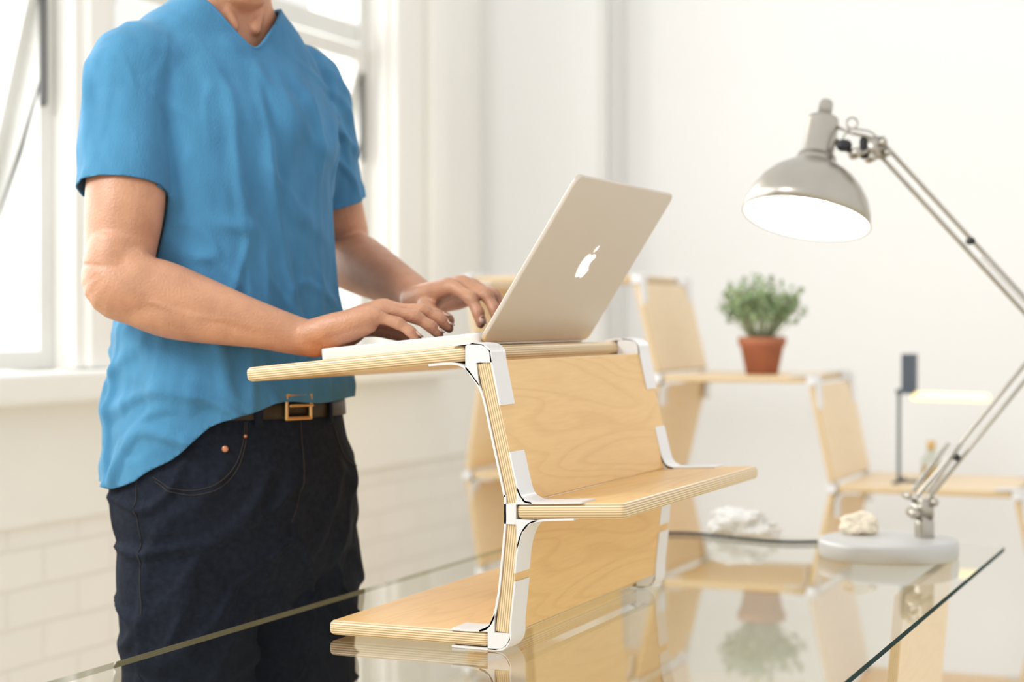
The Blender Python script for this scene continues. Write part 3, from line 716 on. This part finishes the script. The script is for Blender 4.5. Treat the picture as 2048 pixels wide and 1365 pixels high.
for c,xs in cols.items():
    for i in range(5):
        if xs[i] is None: continue
        node(xs[i],lv[i],i>0 and xs[i-1] is not None,any(a==c and k_==i for a,b,k_ in links),any(b==c and k_==i for a,b,k_ in links))
        if i<4:
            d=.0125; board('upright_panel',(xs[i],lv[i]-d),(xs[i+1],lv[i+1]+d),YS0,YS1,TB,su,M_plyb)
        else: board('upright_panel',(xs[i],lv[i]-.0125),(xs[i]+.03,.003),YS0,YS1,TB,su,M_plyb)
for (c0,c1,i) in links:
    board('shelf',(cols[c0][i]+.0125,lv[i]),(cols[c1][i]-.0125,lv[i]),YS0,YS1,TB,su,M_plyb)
# plant
pl=empty('potted_plant',(-1.147,4.262,1.0035),'bushy green leafy plant in a terracotta pot on the shelf','plant')
pc=V(pl.location)
q_=.877
Geo().lathe([(r*q_,h*q_) for r,h in [(.044,0),(.060,.078),(.066,.080),(.067,.103),(.062,.104),(.058,.090),(.054,.085)]],pc,UP,32).obj('pot',M_terra,pl,True)
Geo().lathe([(r*q_,h*q_) for r,h in [(.056,.084),(.057,.092),(.03,.095)]],pc,UP,20).obj('soil',M_soil,pl,True)
gs=Geo();gl=Geo()
for i in range(84):
    a=i*2.39996; sp=((i+.5)/84)**.5; h=random.uniform(.085,.172)*(1.0-.28*sp)
    b=pc+V((math.cos(a)*.02,math.sin(a)*.02,.081)); tip=pc+V((math.cos(a)*.112*sp,math.sin(a)*.112*sp,.09+h)); mid=b.lerp(tip,.5)+V((math.cos(a)*.012*sp,math.sin(a)*.012*sp,.012))
    gs.tube([b,mid,tip],[.0015,.0012,.0008],5,sub=3)
    for j in range(9):
        q=.55+.45*j/8; c=(b*(1-q)**2+mid*2*q*(1-q)+tip*q*q)
        dr=V((random.gauss(0,1),random.gauss(0,1),random.gauss(0,.7))).normalized(); sd=dr.orthogonal().normalized(); up=dr.cross(sd)
        ang=random.uniform(0,6.28); sd=(sd*math.cos(ang)+up*math.sin(ang)); L_=random.uniform(.010,.016); w=L_*.44
        gl.add([c,c+dr*L_*.3+sd*w,c+dr*L_*.75+sd*w*.85,c+dr*L_,c+dr*L_*.75-sd*w*.85,c+dr*L_*.3-sd*w],[(0,1,2,3,4,5)])
gs.obj('stems',M_stem,pl,True); gl.obj('leaves',M_leaf,pl)
z0=.7535
sl_=empty('strip_lamp',(-.811,4.253,z0),'small dark steel lamp with a glowing tube on the shelf','lamp')
g=Geo().box((-.817,4.249,z0),(-.810,4.257,z0+.214)).box((-.817,4.19,z0),(-.810,4.32,z0+.006)).box((-.817,4.249,z0),(-.755,4.257,z0+.006)); g.obj('stand',M_grey,sl_)
o=Geo().box((-.817,4.227,z0+.208),(-.776,4.280,z0+.219)).box((-.805,4.231,z0+.215),(-.774,4.275,z0+.302)).obj('holder',M_grey,sl_); bevel(o,.002)
Geo().tube([(-.776,4.253,z0+.203),(-.614,4.253,z0+.201)],.0105,16).obj('light_tube',M_tube,sl_,True)
bt=empty('bottle',(-.757,4.36,z0),'small clear glass bottle with cork on the shelf','bottle')
Geo().lathe([(.021,0),(.024,.004),(.024,.046),(.012,.060),(.010,.075)],bt.location,UP,24).obj('bottle_body',M_bottle,bt,True)
Geo().lathe([(.021,.003),(.0215,.030),(.019,.032)],bt.location,UP,20).obj('contents',M_cork,bt,True)
Geo().lathe([(.009,.069),(.011,.090),(.009,.092)],bt.location,UP,16).obj('cork',M_cork,bt,True)
# ---------------------------------------------------------------- light
w=bpy.data.worlds.new('world'); S.world=w; w.use_nodes=True
bg=w.node_tree.nodes['Background']; bg.inputs[0].default_value=(1.0,.985,.955,1); bg.inputs[1].default_value=1.04
def area(name,loc,rot,sx,sy,e,col=(1,1,1)):
    l=bpy.data.lights.new(name,'AREA'); l.shape='RECTANGLE'; l.size=sx;l.size_y=sy;l.energy=e;l.color=col
    o=bpy.data.objects.new(name,l); o.location=loc;o.rotation_euler=rot; link(o); return o
area('window_light',(-3.0,3.2,1.9),(0,math.radians(-90),0),1.7,4.0,112,(1,.99,.97))
k_=V((-2.1,.5,2.5)); tgt=V((-1.1,2.2,1.1))
o=area('added_soft_light',k_,(tgt-k_).to_track_quat('-Z','Y').to_euler(),.7,.7,38,(1,.98,.95))  # unseen area light, added to model the shirt folds and torso
